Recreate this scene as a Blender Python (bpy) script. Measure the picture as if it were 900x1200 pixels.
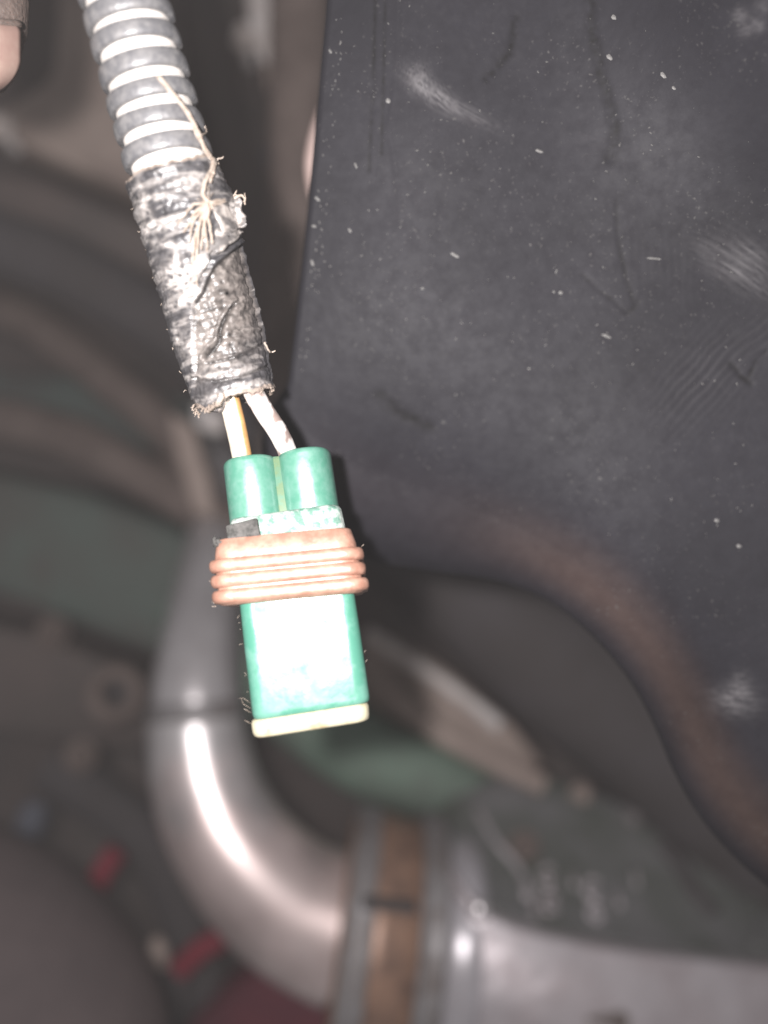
import bpy, bmesh, math, random
from mathutils import Vector, Matrix, noise

random.seed(7)
for o in list(bpy.data.objects):
    bpy.data.objects.remove(o)
SC = bpy.context.scene
COL = SC.collection

# ------------------------------------------------------------------ camera, light, exposure
CZ = 0.90                     # the phone is held about 0.9 m above the ground
F = 900.0                     # focal length in photo pixels (900 x 1200 picture)
cam_data = bpy.data.cameras.new('camera')
cam = bpy.data.objects.new('camera', cam_data)
COL.objects.link(cam)
cam.location = (0, 0, CZ)
cam.rotation_euler = (math.radians(90), 0, 0)
cam_data.sensor_fit = 'AUTO'
cam_data.sensor_width = 36
cam_data.lens = 27
cam_data.clip_start = 0.004
cam_data.clip_end = 20
cam_data.dof.use_dof = True
cam_data.dof.focus_distance = 0.1105
cam_data.dof.aperture_fstop = 27 / 5.2
SC.camera = cam

world = bpy.data.worlds.new('World')
SC.world = world
world.use_nodes = True
bg = world.node_tree.nodes['Background']
bg.inputs[0].default_value = (0.98, 0.95, 0.97, 1)
bg.inputs[1].default_value = 0.17

flash_data = bpy.data.lights.new('flash', 'POINT')          # the phone's flash LED beside its lens
flash_data.energy = 1.95
flash_data.color = (1.0, 0.955, 0.945)
flash_data.shadow_soft_size = 0.003
flash = bpy.data.objects.new('flash', flash_data)
COL.objects.link(flash)
flash.location = (-0.014, -0.004, CZ + 0.006)

SC.view_settings.view_transform = 'Standard'
SC.view_settings.look = 'None'
SC.view_settings.exposure = 0
SC.view_settings.gamma = 1
SC.cycles.use_denoising = True
SC.cycles.max_bounces = 6

# ------------------------------------------------------------------ helpers
MM = 0.001
GLARE_VEIL = 0.032


def P(px, py, d):
    """photo pixel at a distance d (mm) in front of the lens -> world point"""
    return Vector(((px - 450) / F * d * MM, d * MM, CZ + (600 - py) / F * d * MM))


def proj(v):
    d = v.y
    return (450 + v.x / d * F, 600 - (v.z - CZ) / d * F)


def fbm(v, o=4):
    return noise.fractal(v, 1.0, 2.0, o)


def smooth(a, b, x):
    t = max(0.0, min(1.0, (x - a) / (b - a)))
    return t * t * (3 - 2 * t)


def catmull(pts, n):
    """resample control points (tuples of any size) to n points on a Catmull-Rom spline"""
    m = len(pts)
    out = []
    for i in range(n):
        t = i / (n - 1) * (m - 1)
        k = min(int(t), m - 2)
        u = t - k
        p0 = pts[max(k - 1, 0)]; p1 = pts[k]; p2 = pts[k + 1]; p3 = pts[min(k + 2, m - 1)]
        out.append(tuple(0.5 * (2 * b + (c - a) * u + (2 * a - 5 * b + 4 * c - e) * u * u + (-a + 3 * b - 3 * c + e) * u ** 3)
                         for a, b, c, e in zip(p0, p1, p2, p3)))
    return out


ORIG = {}


def tag(o, label, cat=None, group=None, kind=None):
    o['label'] = label
    if cat: o['category'] = cat
    if group: o['group'] = group
    if kind: o['kind'] = kind
    return o


def thing(name, loc, label, cat, group=None):
    o = bpy.data.objects.new(name, None)
    o.empty_display_size = 0.01
    COL.objects.link(o)
    o.location = loc
    ORIG[o] = Vector(loc)
    return tag(o, label, cat, group)


def link(name, verts, faces, mat, parent=None, shade=True, colors=None):
    """one mesh object from world-space vertices"""
    if parent is not None:
        org = ORIG[parent]
    else:
        n = len(verts)
        org = Vector((sum(v[0] for v in verts) / n, sum(v[1] for v in verts) / n, min(v[2] for v in verts)))
    me = bpy.data.meshes.new(name)
    me.from_pydata([(v[0] - org[0], v[1] - org[1], v[2] - org[2]) for v in verts], [], faces)
    me.validate()
    if colors is not None:
        if len(colors[0]) == 3: colors = [(*c, 1.0) for c in colors]
        a = me.color_attributes.new('stain_and_light', 'FLOAT_COLOR', 'POINT')
        flat = []
        for c in colors:
            flat.extend(c)
        a.data.foreach_set('color', flat)
    bm = bmesh.new(); bm.from_mesh(me)
    bmesh.ops.recalc_face_normals(bm, faces=bm.faces)
    bm.to_mesh(me); bm.free()
    if shade:
        me.polygons.foreach_set('use_smooth', [True] * len(me.polygons))
    if mat: me.materials.append(mat)
    o = bpy.data.objects.new(name, me)
    COL.objects.link(o)
    if parent is not None:
        o.parent = parent
    else:
        o.location = org
    ORIG[o] = Vector(org)
    return o


def link_bm(name, bm, mat, parent=None, shade=True, angle=None):
    bm.verts.ensure_lookup_table(); bm.verts.index_update()
    vs = [tuple(v.co) for v in bm.verts]
    fs = [[v.index for v in f.verts] for f in bm.faces]
    bm.free()
    o = link(name, vs, fs, mat, parent, shade)
    if angle is not None:
        o.data.set_sharp_from_angle(angle=math.radians(angle))
    return o


class Geo:
    def __init__(self):
        self.v = []; self.f = []; self.c = []

    def add(self, vs, fs, cs=None):
        n = len(self.v)
        self.v += [tuple(x) for x in vs]
        self.f += [[i + n for i in f] for f in fs]
        if cs is not None: self.c += cs

    def tube(self, pts, radii, seg=16, caps=True, up=Vector((0, -1, 0)), squash=1.0, rough=0.0, rs=0.0):
        pts = [Vector(p) for p in pts]
        n = len(pts)
        if not hasattr(radii, '__len__'): radii = [radii] * n
        vs, fs = [], []
        for i, p in enumerate(pts):
            t = (pts[min(i + 1, n - 1)] - pts[max(i - 1, 0)]).normalized()
            b = t.cross(up)
            if b.length < 1e-6: b = t.cross(Vector((1, 0, 0.1)))
            b.normalize(); c = b.cross(t).normalized()
            for k in range(seg):
                a = 2 * math.pi * k / seg
                r = radii[i]
                dirv = math.cos(a) * b + math.sin(a) * c * squash
                if rough:
                    r *= 1 + rough * fbm((p + dirv * r) * rs, 3)
                vs.append(p + dirv * r)
        for i in range(n - 1):
            for k in range(seg):
                k2 = (k + 1) % seg
                fs.append([i * seg + k, i * seg + k2, (i + 1) * seg + k2, (i + 1) * seg + k])
        if caps:
            fs.append(list(range(seg)))
            fs.append([(n - 1) * seg + k for k in range(seg)])
        self.add(vs, fs)
        return self

    def lathe(self, origin, axis, prof, seg=32, ref=None, closed=False):
        """prof: (along, radius) in metres"""
        axis = Vector(axis).normalized()
        ref = Vector(ref) if ref is not None else (Vector((0, 0, 1)) if abs(axis.z) < .9 else Vector((1, 0, 0)))
        b = axis.cross(ref).normalized(); c = axis.cross(b)
        vs, fs = [], []
        n = len(prof)
        for (s, r) in prof:
            for k in range(seg):
                a = 2 * math.pi * k / seg
                vs.append(Vector(origin) + axis * s + (b * math.cos(a) + c * math.sin(a)) * r)
        rng = n if closed else n - 1
        for i in range(rng):
            j = (i + 1) % n
            for k in range(seg):
                k2 = (k + 1) % seg
                fs.append([i * seg + k, i * seg + k2, j * seg + k2, j * seg + k])
        if not closed:
            if prof[0][1] > 1e-7: fs.append(list(range(seg)))
            if prof[-1][1] > 1e-7: fs.append([(n - 1) * seg + k for k in range(seg)])
        self.add(vs, fs)
        return self

    def build(self, name, mat, parent=None, shade=True, angle=None):
        o = link(name, self.v, self.f, mat, parent, shade, self.c or None)
        if angle is not None: o.data.set_sharp_from_angle(angle=math.radians(angle))
        return o


def slab(name, poly, thick, mat, parent=None, bevel=2.0, seg=2, shade=True):
    """solid plate: poly of (px, py, distance mm), extruded away from the lens"""
    bm = bmesh.new()
    front = [bm.verts.new(P(*p)) for p in poly]
    back = [bm.verts.new(P(*p) + Vector((0, thick * MM, 0))) for p in poly]
    n = len(poly)
    bm.faces.new(front)
    bm.faces.new(list(reversed(back)))
    for i in range(n):
        j = (i + 1) % n
        bm.faces.new([front[i], back[i], back[j], front[j]])
    bmesh.ops.recalc_face_normals(bm, faces=bm.faces)
    if bevel:
        bmesh.ops.bevel(bm, geom=list(bm.edges), offset=bevel * MM, segments=seg, profile=0.5, affect='EDGES', clamp_overlap=True)
    return link_bm(name, bm, mat, parent, shade, 50)


def cable(name, pts, rmm, mat, parent=None, n=40, seg=16, rough=0.0, rs=0.0, squash=1.0):
    """pts: (px, py, distance mm[, radius mm])"""
    if len(pts[0]) == 3: pts = [(*p, rmm) for p in pts]
    q = catmull(pts, n)
    g = Geo()
    g.tube([P(a, b, c) for a, b, c, r in q], [r * MM for *_, r in q], seg, rough=rough, rs=rs, squash=squash)
    return g.build(name, mat, parent, angle=60)


# ------------------------------------------------------------------ materials
def mat(name, col, rough=0.5, metal=0.0, col2=None, scale=200, detail=6, contrast=(0.4, 0.65), bump=0.0, bscale=None,
        attr=None, spec=0.5, stretch=None, rough2=None, sss=0.0):
    m = bpy.data.materials.new(name)
    m.use_nodes = True
    nt = m.node_tree; N = nt.nodes; L = nt.links
    b = N['Principled BSDF']
    b.inputs['Roughness'].default_value = rough
    b.inputs['Metallic'].default_value = metal
    b.inputs['Specular IOR Level'].default_value = spec
    tc = N.new('ShaderNodeTexCoord')
    vec = tc.outputs['Object']
    if stretch:
        mp = N.new('ShaderNodeMapping'); mp.inputs['Scale'].default_value = stretch[:3]
        if len(stretch) > 3: mp.inputs['Rotation'].default_value = (0, math.radians(stretch[3]), 0)
        L.new(vec, mp.inputs['Vector']); vec = mp.outputs['Vector']
    nz = N.new('ShaderNodeTexNoise')
    nz.inputs['Scale'].default_value = scale; nz.inputs['Detail'].default_value = detail
    nz.inputs['Roughness'].default_value = 0.62
    L.new(vec, nz.inputs['Vector'])
    rp = N.new('ShaderNodeMapRange')
    rp.inputs['From Min'].default_value = contrast[0]; rp.inputs['From Max'].default_value = contrast[1]
    L.new(nz.outputs['Fac'], rp.inputs['Value'])
    mx = N.new('ShaderNodeMix'); mx.data_type = 'RGBA'
    L.new(rp.outputs['Result'], mx.inputs[0])
    if attr:
        at = N.new('ShaderNodeAttribute'); at.attribute_name = attr
        hv = N.new('ShaderNodeMix'); hv.data_type = 'RGBA'; hv.blend_type = 'MULTIPLY'; hv.inputs[0].default_value = 1
        L.new(at.outputs['Color'], hv.inputs[6]); hv.inputs[7].default_value = (*(col2 or col), 1)
        L.new(at.outputs['Color'], mx.inputs[6]); L.new(hv.outputs[2], mx.inputs[7])
    else:
        mx.inputs[6].default_value = (*col, 1)
        mx.inputs[7].default_value = (*(col2 or col), 1)
    L.new(mx.outputs[2], b.inputs['Base Color'])
    if rough2 is not None:
        rr = N.new('ShaderNodeMapRange')
        rr.inputs['From Min'].default_value = contrast[0]; rr.inputs['From Max'].default_value = contrast[1]
        rr.inputs['To Min'].default_value = rough; rr.inputs['To Max'].default_value = rough2
        L.new(nz.outputs['Fac'], rr.inputs['Value']); L.new(rr.outputs['Result'], b.inputs['Roughness'])
    if bump:
        n2 = N.new('ShaderNodeTexNoise'); n2.inputs['Scale'].default_value = bscale or scale * 2; n2.inputs['Detail'].default_value = 5
        L.new(vec, n2.inputs['Vector'])
        bp = N.new('ShaderNodeBump'); bp.inputs['Strength'].default_value = bump; bp.inputs['Distance'].default_value = 0.0004
        L.new(n2.outputs['Fac'], bp.inputs['Height']); L.new(bp.outputs['Normal'], b.inputs['Normal'])
    if sss:
        b.inputs['Subsurface Weight'].default_value = sss
        b.inputs['Subsurface Radius'].default_value = (0.003, 0.0012, 0.0008)
        b.inputs['Subsurface Scale'].default_value = 0.5
    return m


M = {
    'conduit_black': mat('conduit_black', (.115, .115, .122), .42, spec=.9, col2=(.20, .195, .195), scale=900, bump=.25, bscale=1500),
    'conduit_dust': mat('conduit_dust', (.70, .66, .62), .75, col2=(.50, .42, .35), scale=700, contrast=(.55, .8), bump=.2),
    'tape': mat('tape', (1, 1, 1), .30, attr='stain_and_light', col2=(.70, .68, .68), scale=1100, bump=.35, bscale=1300, rough2=.5, spec=.8),
    'tape_end': mat('tape_end', (.12, .11, .11), .5, col2=(.5, .44, .40), scale=900, contrast=(.5, .6), bump=.5),
    'thread': mat('thread', (.33, .26, .21), .85, col2=(.48, .41, .35), scale=1500),
    'wire_cream': mat('wire_cream', (.80, .70, .58), .5, attr='stain_and_light', col2=(.85, .8, .75), scale=900),
    'wire_white': mat('wire_white', (.80, .76, .73), .5, attr='stain_and_light', col2=(.9, .87, .85), scale=900, bump=.15),
    'green': mat('green', (.068, .232, .168), .31, spec=1.0, col2=(.105, .27, .21), scale=230, bump=.06, bscale=1500, contrast=(.48, .62), rough2=.52),
    'green_barrel': mat('green_barrel', (.070, .222, .160), .31, spec=1.0, col2=(.115, .26, .205), scale=700, bump=.06, bscale=1500, rough2=.36),
    'green_web': mat('green_web', (.105, .17, .09), .5, col2=(.075, .19, .135), scale=330, contrast=(.45, .62)),
    'scuff': mat('scuff', (.42, .46, .43), .6, col2=(.12, .24, .19), scale=700, contrast=(.46, .6), bump=.5),
    'seal': mat('seal', (.30, .15, .105), .46, spec=1.0, col2=(.44, .25, .185), scale=500, bump=.2, bscale=1400),
    'cream': mat('cream', (.50, .46, .33), .5, col2=(.34, .28, .15), scale=420, contrast=(.52, .72), bump=.2),
    'grey_tab': mat('grey_tab', (.05, .05, .047), .8, spec=.25, col2=(.12, .115, .11), scale=1200, bump=.6),
    'panel': mat('panel', (1, 1, 1), .60, attr='stain_and_light', col2=(.86, .85, .86), scale=420, detail=9, bump=.08, bscale=900, spec=.5, rough2=.69),
    'speck': mat('speck', (.17, .165, .16), .6),
    'pipe': mat('pipe', (.68, .65, .66), .28, .7, col2=(.56, .53, .54), scale=90, rough2=.36),
    'pipe_reflection': mat('pipe_reflection', (1, 1, 1), .36, .65, attr='stain_and_light', col2=(.82, .8, .8), scale=110, rough2=.44, bump=.15, bscale=60),
    'cast': mat('cast', (.60, .555, .58), .38, .55, col2=(.42, .37, .385), scale=60, bump=.4, bscale=300, rough2=.6),
    'neck': mat('neck', (.46, .44, .47), .27, .3, col2=(.38, .36, .38), scale=60, rough2=.34),
    'cast_dark': mat('cast_dark', (.185, .183, .186), .6, .15, col2=(.105, .115, .10), scale=45, bump=.4, bscale=300),
    'steel': mat('steel', (.24, .23, .235), .5, .35, col2=(.15, .13, .125), scale=120, rough2=.7),
    'copper': mat('copper', (.33, .20, .14), .42, .3, col2=(.17, .105, .08), scale=110, bump=.3),
    'brown': mat('brown', (.17, .135, .122), .8, spec=.2, col2=(.115, .09, .082), scale=50, bump=.3),
    'tan': mat('tan', (.38, .305, .27), .7, col2=(.28, .22, .195), scale=40, bump=.3),
    'pale': mat('pale', (.58, .54, .53), .5, .0, col2=(.46, .40, .37), scale=60, bump=.3),
    'grime': mat('grime', (.128, .101, .094), .7, col2=(.10, .085, .08), scale=30, bump=.5, bscale=150),
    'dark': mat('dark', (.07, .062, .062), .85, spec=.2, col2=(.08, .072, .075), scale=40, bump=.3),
    'cover': mat('cover', (.08, .062, .062), .8, spec=.2, col2=(.06, .047, .048), scale=30, bump=.3),
    'blue_grey': mat('blue_grey', (.095, .10, .125), .7, col2=(.07, .075, .095), scale=60),
    'green_paint': mat('green_paint', (.12, .145, .13), .7, spec=.2, col2=(.115, .115, .105), scale=35, bump=.3),
    'green_hose': mat('green_hose', (.17, .235, .19), .7, spec=.2, col2=(.14, .17, .145), scale=35, bump=.3),
    'green_dark': mat('green_dark', (.11, .135, .125), .55, col2=(.10, .10, .095), scale=30, bump=.3),
    'red': mat('red', (.22, .03, .046), .7, spec=.2, col2=(.15, .027, .04), scale=60),
    'red_dark': mat('red_dark', (.13, .022, .036), .55, col2=(.085, .02, .03), scale=40),
    'yellow': mat('yellow', (.30, .22, .06), .5),
    'pink': mat('pink', (.66, .50, .46), .4, col2=(.5, .36, .32), scale=100),
    'skin': mat('skin', (.15, .115, .10), .5, col2=(.11, .085, .075), scale=900, bump=.7, bscale=1500, sss=.1),
    'nail': mat('nail', (.26, .17, .145), .3, col2=(.30, .215, .18), scale=300),
    'nail_edge': mat('nail_edge', (.5, .43, .37), .45),
}

# handled plastic: greasy film only in places, so the gloss comes and goes
_nt = M['green'].node_tree; _b = _nt.nodes['Principled BSDF']
_n = _nt.nodes.new('ShaderNodeTexNoise'); _n.inputs['Scale'].default_value = 210; _n.inputs['Detail'].default_value = 7; _n.inputs['Roughness'].default_value = .7
_tc = [n for n in _nt.nodes if n.type == 'TEX_COORD'][0]
_nt.links.new(_tc.outputs['Object'], _n.inputs['Vector'])
_m = _nt.nodes.new('ShaderNodeMapRange'); _m.inputs['From Min'].default_value = .50; _m.inputs['From Max'].default_value = .72
_m.inputs['To Min'].default_value = 1.0; _m.inputs['To Max'].default_value = .12
_nt.links.new(_n.outputs['Fac'], _m.inputs['Value']); _nt.links.new(_m.outputs['Result'], _b.inputs['Specular IOR Level'])

# ------------------------------------------------------------------ the setting: the back of the engine bay
vs, fs = [], []
NX, NY = 60, 70
for j in range(NY + 1):
    for i in range(NX + 1):
        px = -700 + 2300 * i / NX; py = -700 + 2600 * j / NY
        d = 470 + 40 * fbm(Vector((px / 300, py / 300, 3.1)), 3)
        vs.append(P(px, py, d))
for j in range(NY):
    for i in range(NX):
        a = j * (NX + 1) + i
        fs.append([a, a + 1, a + NX + 2, a + NX + 1])
w = link('engine_bay_wall', vs, fs, M['grime'])
tag(w, 'dark grimy wall at the back of the engine bay', kind='structure')

# ------------------------------------------------------------------ black plastic panel with a rolled lower lip
EDGE = [(398, -140), (392, 0), (385, 80), (376, 180), (368, 260), (356, 370), (347, 450), (352, 492), (385, 525), (450, 556), (530, 585), (620, 624),
        (706, 680), (768, 742), (814, 815), (844, 880), (874, 928), (918, 975), (985, 1030)]


def seg_dist(p, a, b):
    ax, ay = a; bx, by = b
    dx, dy = bx - ax, by - ay
    t = max(0, min(1, ((p[0] - ax) * dx + (p[1] - ay) * dy) / (dx * dx + dy * dy + 1e-9)))
    qx, qy = ax + t * dx, ay + t * dy
    return math.hypot(p[0] - qx, p[1] - qy), (dx * (p[1] - ay) - dy * (p[0] - ax)), t


def poly_dist(p, poly):
    best = (1e9, 0, 0)
    for a, b in zip(poly, poly[1:]):
        r = seg_dist(p, a, b)
        if r[0] < best[0]: best = r
    return best


GROOVES = [  # (polyline, half width px, depth mm: + sunk, - raised)
    ([(722, 235), (723, 270), (728, 300), (735, 330), (743, 356)], 2.2, .10),
    ([(731, 230), (734, 270), (739, 300), (747, 330), (752, 352)], 2.2, -.03),
    ([(682, 322), (700, 338), (718, 352), (735, 367)], 2.2, .10),
    ([(684, 330), (705, 348), (730, 370)], 2.0, -.03),
    ([(735, 367), (746, 358), (753, 345)], 2.6, .08),
    ([(856, 426), (868, 440), (880, 450)], 3.5, .15),
    ([(898, 412), (885, 425), (878, 440)], 3,.12),
    ([(690, -20), (693, 30), (705, 90), (722, 150), (715, 185)], 7, .22),
    ([(605, 20), (598, 60), (570, 92)], 5, .15),
    ([(466, -40), (466, 60), (462, 110), (455, 150), (462, 185), (470, 250)], 3.4, -.12),
    ([(440, -40), (438, 80), (432, 200)], 2.4, .06),
    ([(452, -40), (450, 60), (447, 180)], 2.0, .05),
    ([(445, 462), (470, 486), (505, 500)], 7, .12),
]


def panel_depth(px, py):
    d = 117.5 + 0.018 * py - 0.013 * (px - 400)
    d += 13 * smooth(330, 860, py) * smooth(780, 420, px)
    d -= 20 * smooth(640, 1000, px) * smooth(330, -60, py)
    d += 1.5 * fbm(Vector((px / 350, py / 350, 0.3)), 2)
    d += 0.025 * fbm(Vector((px / 30, py / 22, 5)), 3)
    for poly, hw, dep in GROOVES:
        x0 = min(q[0] for q in poly) - 12; x1 = max(q[0] for q in poly) + 12
        y0 = min(q[1] for q in poly) - 12; y1 = max(q[1] for q in poly) + 12
        if x0 < px < x1 and y0 < py < y1:
            e = poly_dist((px, py), poly)[0]
            d += .8 * dep * math.exp(-(e / hw) ** 2)
    return d


def blob(px, py, cx, cy, ax, ay, rot):
    c, s = math.cos(math.radians(rot)), math.sin(math.radians(rot))
    dx, dy = px - cx, py - cy
    u = (c * dx + s * dy) / ax; v = (-s * dx + c * dy) / ay
    return u, v, math.exp(-(u * u + v * v))


def panel_stain_tone(px, py, lip=0.0):
    base = Vector((.0185, .0178, .0222))
    # purple cast of the bare plastic to the right, rubbed dust elsewhere
    n = fbm(Vector((px / 160, py / 160, 1.7)), 5)
    base *= 1 + .2 * n
    f = fbm(Vector((px / 9, py / 9, 2.2)), 4)
    k = .0
    # rubbed pale scuffs, each with its own brush direction, and small pale spots
    for (cx, cy, ax, ay, rot, amt) in ((505, 108, 34, 11, 38, 1.0), (540, 128, 42, 8, 28, .55), (490, 90, 11, 14, 20, .7), (700, 165, 48, 20, 8, .22),
                                       (862, 315, 44, 16, 32, .55), (880, 300, 30, 14, 30, .35), (860, 822, 26, 16, 5, .95), (868, 803, 13, 14, 0, .6),
                                       (770, 400, 60, 30, 15, .18), (440, 350, 40, 60, 60, .12), (420, 480, 60, 40, 20, .12), (590, 560, 70, 30, 10, .10),
                                       (868, 18, 9, 8, 0, .7), (888, 30, 9, 8, 0, .6), (872, 36, 9, 8, 0, .5), (893, 8, 9, 8, 0, .5), (745, 470, 50, 26, -40, .12),  # round pale spots in the upper right corner
                                       (480, 215, 30, 30, 0, .15), (640, 90, 60, 30, 0, .08)):
        if abs(px - cx) > 2.2 * max(ax, ay) or abs(py - cy) > 2.2 * max(ax, ay): continue
        u, v, g = blob(px, py, cx, cy, ax, ay, rot)
        if g > .01:
            st = .55 + .9 * fbm(Vector((u * 1.2, v * 5, cx)), 4)
            k += (amt if amt > .3 else .2 * amt) * g * max(0, st)
    # fingerprint-like brushed arcs
    for (cx, cy, ax, ay, rot, amt) in ((865, 305, 40, 26, 35, .5), (820, 445, 60, 34, -48, .35), (775, 310, 40, 60, 90, .10), (885, 395, 30, 20, -40, .2)):
        if abs(px - cx) > 2 * max(ax, ay) or abs(py - cy) > 2 * max(ax, ay): continue
        u, v, g = blob(px, py, cx, cy, ax, ay, rot)
        if g > .03:
            k += amt * g * max(0, math.sin(v * ay / 1.5 + 2 * fbm(Vector((px / 40, py / 40, 9)), 2))) * .45
    k += .05 * max(0, f) * (0.5 + n)
    dust = Vector((.125, .12, .125))
    c = base.lerp(dust, max(0, min(1, k)))
    br = Vector((.050, .034, .030))
    c = c.lerp(br * (1 + .25 * n), lip)
    for poly, hw, dep in GROOVES:           # darker along the sunk grooves
        if dep > 0:
            x0 = min(q[0] for q in poly) - 9; x1 = max(q[0] for q in poly) + 9
            y0 = min(q[1] for q in poly) - 9; y1 = max(q[1] for q in poly) + 9
            if x0 < px < x1 and y0 < py < y1:
                e = poly_dist((px, py), poly)[0]
                c = c.lerp(Vector((.006, .0055, .006)), .8 * math.exp(-(e / hw) ** 2) * (.6 + .8 * f))
    return (*c, min(1, lip * 1.6))


NS, NT, NL = 470, 330, 16
edge = catmull(EDGE, NS)
ctr = (1120, -150)
G = Geo()
for i, (ex, ey) in enumerate(edge):
    # outward direction of the rim in the picture plane
    a = edge[max(i - 1, 0)]; b = edge[min(i + 1, NS - 1)]
    tx, ty = b[0] - a[0], b[1] - a[1]; tl = math.hypot(tx, ty) + 1e-9
    nx, ny = -ty / tl, tx / tl
    low = smooth(380, 900, ex) * smooth(450, 560, ey)      # 0 on the tight upright edge, 1 on the broad lower lip
    low = max(low, .9 * smooth(440, 560, ey))
    row, cols = [], []
    # lip: profile rolling away from the lens, from the free rim back up to the face
    R = 1.2 + (8 + 8 * smooth(700, 450, ex)) * low                                # roll radius, mm
    d0 = panel_depth(ex, ey)
    tail = 12 - 9.5 * low
    for k in range(NL):
        q = k / (NL - 1)
        if low > .5:
            th = (1 - q) * math.pi / 2 * (1 - .22 * low)
            back = R * (1 - math.cos(th)); out = R * math.sin(th)
        elif q < .35:
            back = R + tail * (1 - q / .35); out = R * (1 + .10 * (1 - q / .35) * low)
        else:
            th = (1 - (q - .35) / .65) * math.pi / 2
            back = R * (1 - math.cos(th)); out = R * math.sin(th)
        dd = d0 + back
        o_px = out / d0 * F
        row.append(P(ex + nx * o_px, ey + ny * o_px, dd))
        lipk = low * (.12 + .88 * smooth(480, 720, ex)) * (.85 * math.exp(-((q - .8) / .42) ** 2))
        cc = panel_stain_tone(ex + nx * o_px, ey + ny * o_px, lipk)
        cols.append((*(x + .025 * smooth(.10, .0, q) * low for x in cc[:3]), max(cc[3], low)))  # free rim lightened in the colour, as if it caught the light
    for k in range(1, NT):
        t = (k / (NT - 1)) ** 1.15
        px = ex + (ctr[0] - ex) * t; py = ey + (ctr[1] - ey) * t
        lipk = .62 * low * (.12 + .88 * smooth(480, 720, ex)) * math.exp(-(t * 900 / 26) ** 2)
        row.append(P(px, py, panel_depth(px, py)))
        cc = panel_stain_tone(px, py, lipk)
        cols.append((*cc[:3], max(cc[3], low * math.exp(-(t * 900 / 75) ** 2))))
    G.v += [tuple(x) for x in row]; G.c += cols
NR = NL + NT - 1
for i in range(NS - 1):
    for k in range(NR - 1):
        G.f.append([i * NR + k, i * NR + k + 1, (i + 1) * NR + k + 1, (i + 1) * NR + k])
panel = thing('plastic_panel', P(700, 1000, 130), 'large scuffed black plastic panel with a rolled lower edge, behind the connector', 'panel')
body = G.build('panel_face', M['panel'], panel)
_nt = M['panel'].node_tree; _b = _nt.nodes['Principled BSDF']       # the brownish lip is matt
_at = [n for n in _nt.nodes if n.type == 'ATTRIBUTE'][0]
_n1 = _nt.nodes.new('ShaderNodeTexNoise'); _n1.inputs['Scale'].default_value = 1700; _n1.inputs['Detail'].default_value = 3
_n2 = _nt.nodes.new('ShaderNodeTexNoise'); _n2.inputs['Scale'].default_value = 55; _n2.inputs['Detail'].default_value = 6
_tc = [n for n in _nt.nodes if n.type == 'TEX_COORD'][0]
_nt.links.new(_tc.outputs['Object'], _n1.inputs['Vector']); _nt.links.new(_tc.outputs['Object'], _n2.inputs['Vector'])
_r1 = _nt.nodes.new('ShaderNodeMapRange'); _r1.inputs['From Min'].default_value = .63; _r1.inputs['From Max'].default_value = .76
_r2 = _nt.nodes.new('ShaderNodeMapRange'); _r2.inputs['From Min'].default_value = .46; _r2.inputs['From Max'].default_value = .66
_nt.links.new(_n1.outputs['Fac'], _r1.inputs['Value']); _nt.links.new(_n2.outputs['Fac'], _r2.inputs['Value'])
_mu = _nt.nodes.new('ShaderNodeMath'); _mu.operation = 'MULTIPLY'
_nt.links.new(_r1.outputs[0], _mu.inputs[0]); _nt.links.new(_r2.outputs[0], _mu.inputs[1])
_dm = _nt.nodes.new('ShaderNodeMix'); _dm.data_type = 'RGBA'; _dm.inputs[7].default_value = (.085, .082, .08, 1)
_src = _b.inputs['Base Color'].links[0].from_socket
_nt.links.new(_src, _dm.inputs[6]); _nt.links.new(_mu.outputs[0], _dm.inputs[0]); _nt.links.new(_dm.outputs[2], _b.inputs['Base Color'])
_mr = _nt.nodes.new('ShaderNodeMapRange'); _mr.inputs['To Min'].default_value = .19; _mr.inputs['To Max'].default_value = .02
_nt.links.new(_at.outputs['Alpha'], _mr.inputs['Value']); _nt.links.new(_mr.outputs['Result'], _b.inputs['Specular IOR Level'])
so = body.modifiers.new('thickness', 'SOLIDIFY'); so.thickness = 0.0016; so.offset = -1

# pale lint and dust stuck on the panel: one scattered part
g = Geo()


def shard(px, py, l, wd, ang):
    d = panel_depth(px, py) - .05
    c, s = math.cos(ang), math.sin(ang)
    pts = []
    for (u, v) in ((-l, 0), (-l * .5, -wd), (l * .6, -wd * .8), (l, 0), (l * .5, wd), (-l * .6, wd * .9)):
        pts.append(P(px + c * u - s * v, py + s * u + c * v, d))
    top = P(px, py, d - .12)
    bot = P(px, py, d + .1)
    g.add(pts + [top, bot], [[i, (i + 1) % 6, 6] for i in range(6)] + [[(i + 1) % 6, i, 7] for i in range(6)])


for (px, py, l, wd, ang) in ((632, 177, 5, 1.6, .35), (778, 88, 5, 3, .7), (768, 303, 11, 1.1, .08), (533, 299, 6, 1.6, .5), (711, 394, 6, 1.4, .4), (715, 67, 5, 3, .5),
                             (455, 118, 3, 3, 0), (657, 343, 2.5, 2, 0), (649, 342, 1.5, 1.5, 0), (652, 318, 3, .9, 1.9), (417, 194, 4, 1.2, 1.2), (790, 103, 3, 2, .5),
                             (720, 20, 4, 3, 0), (410, 270, 3, 1.5, 1), (366, 308, 4, 1.6, 1.2), (372, 233, 4, 1.6, .7), (368, 265, 3, 1.5, .2), (387, 60, 3, 1.4, 1), (495, 338, 2, 1.3, 0),
                             (620, 432, 1.6, 1.3, 0), (840, 610, 3, 2, .3), (866, 640, 3, 2, .3)):
    shard(px, py, l, wd, ang)
cl = [(480, 190, 40), (510, 240, 60), (440, 90, 40), (750, 170, 50), (760, 420, 60), (600, 300, 120), (700, 200, 140), (560, 60, 80), (840, 330, 60), (480, 340, 60), (700, 520, 120), (820, 600, 80), (400, 300, 30)]
n = 0
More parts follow.
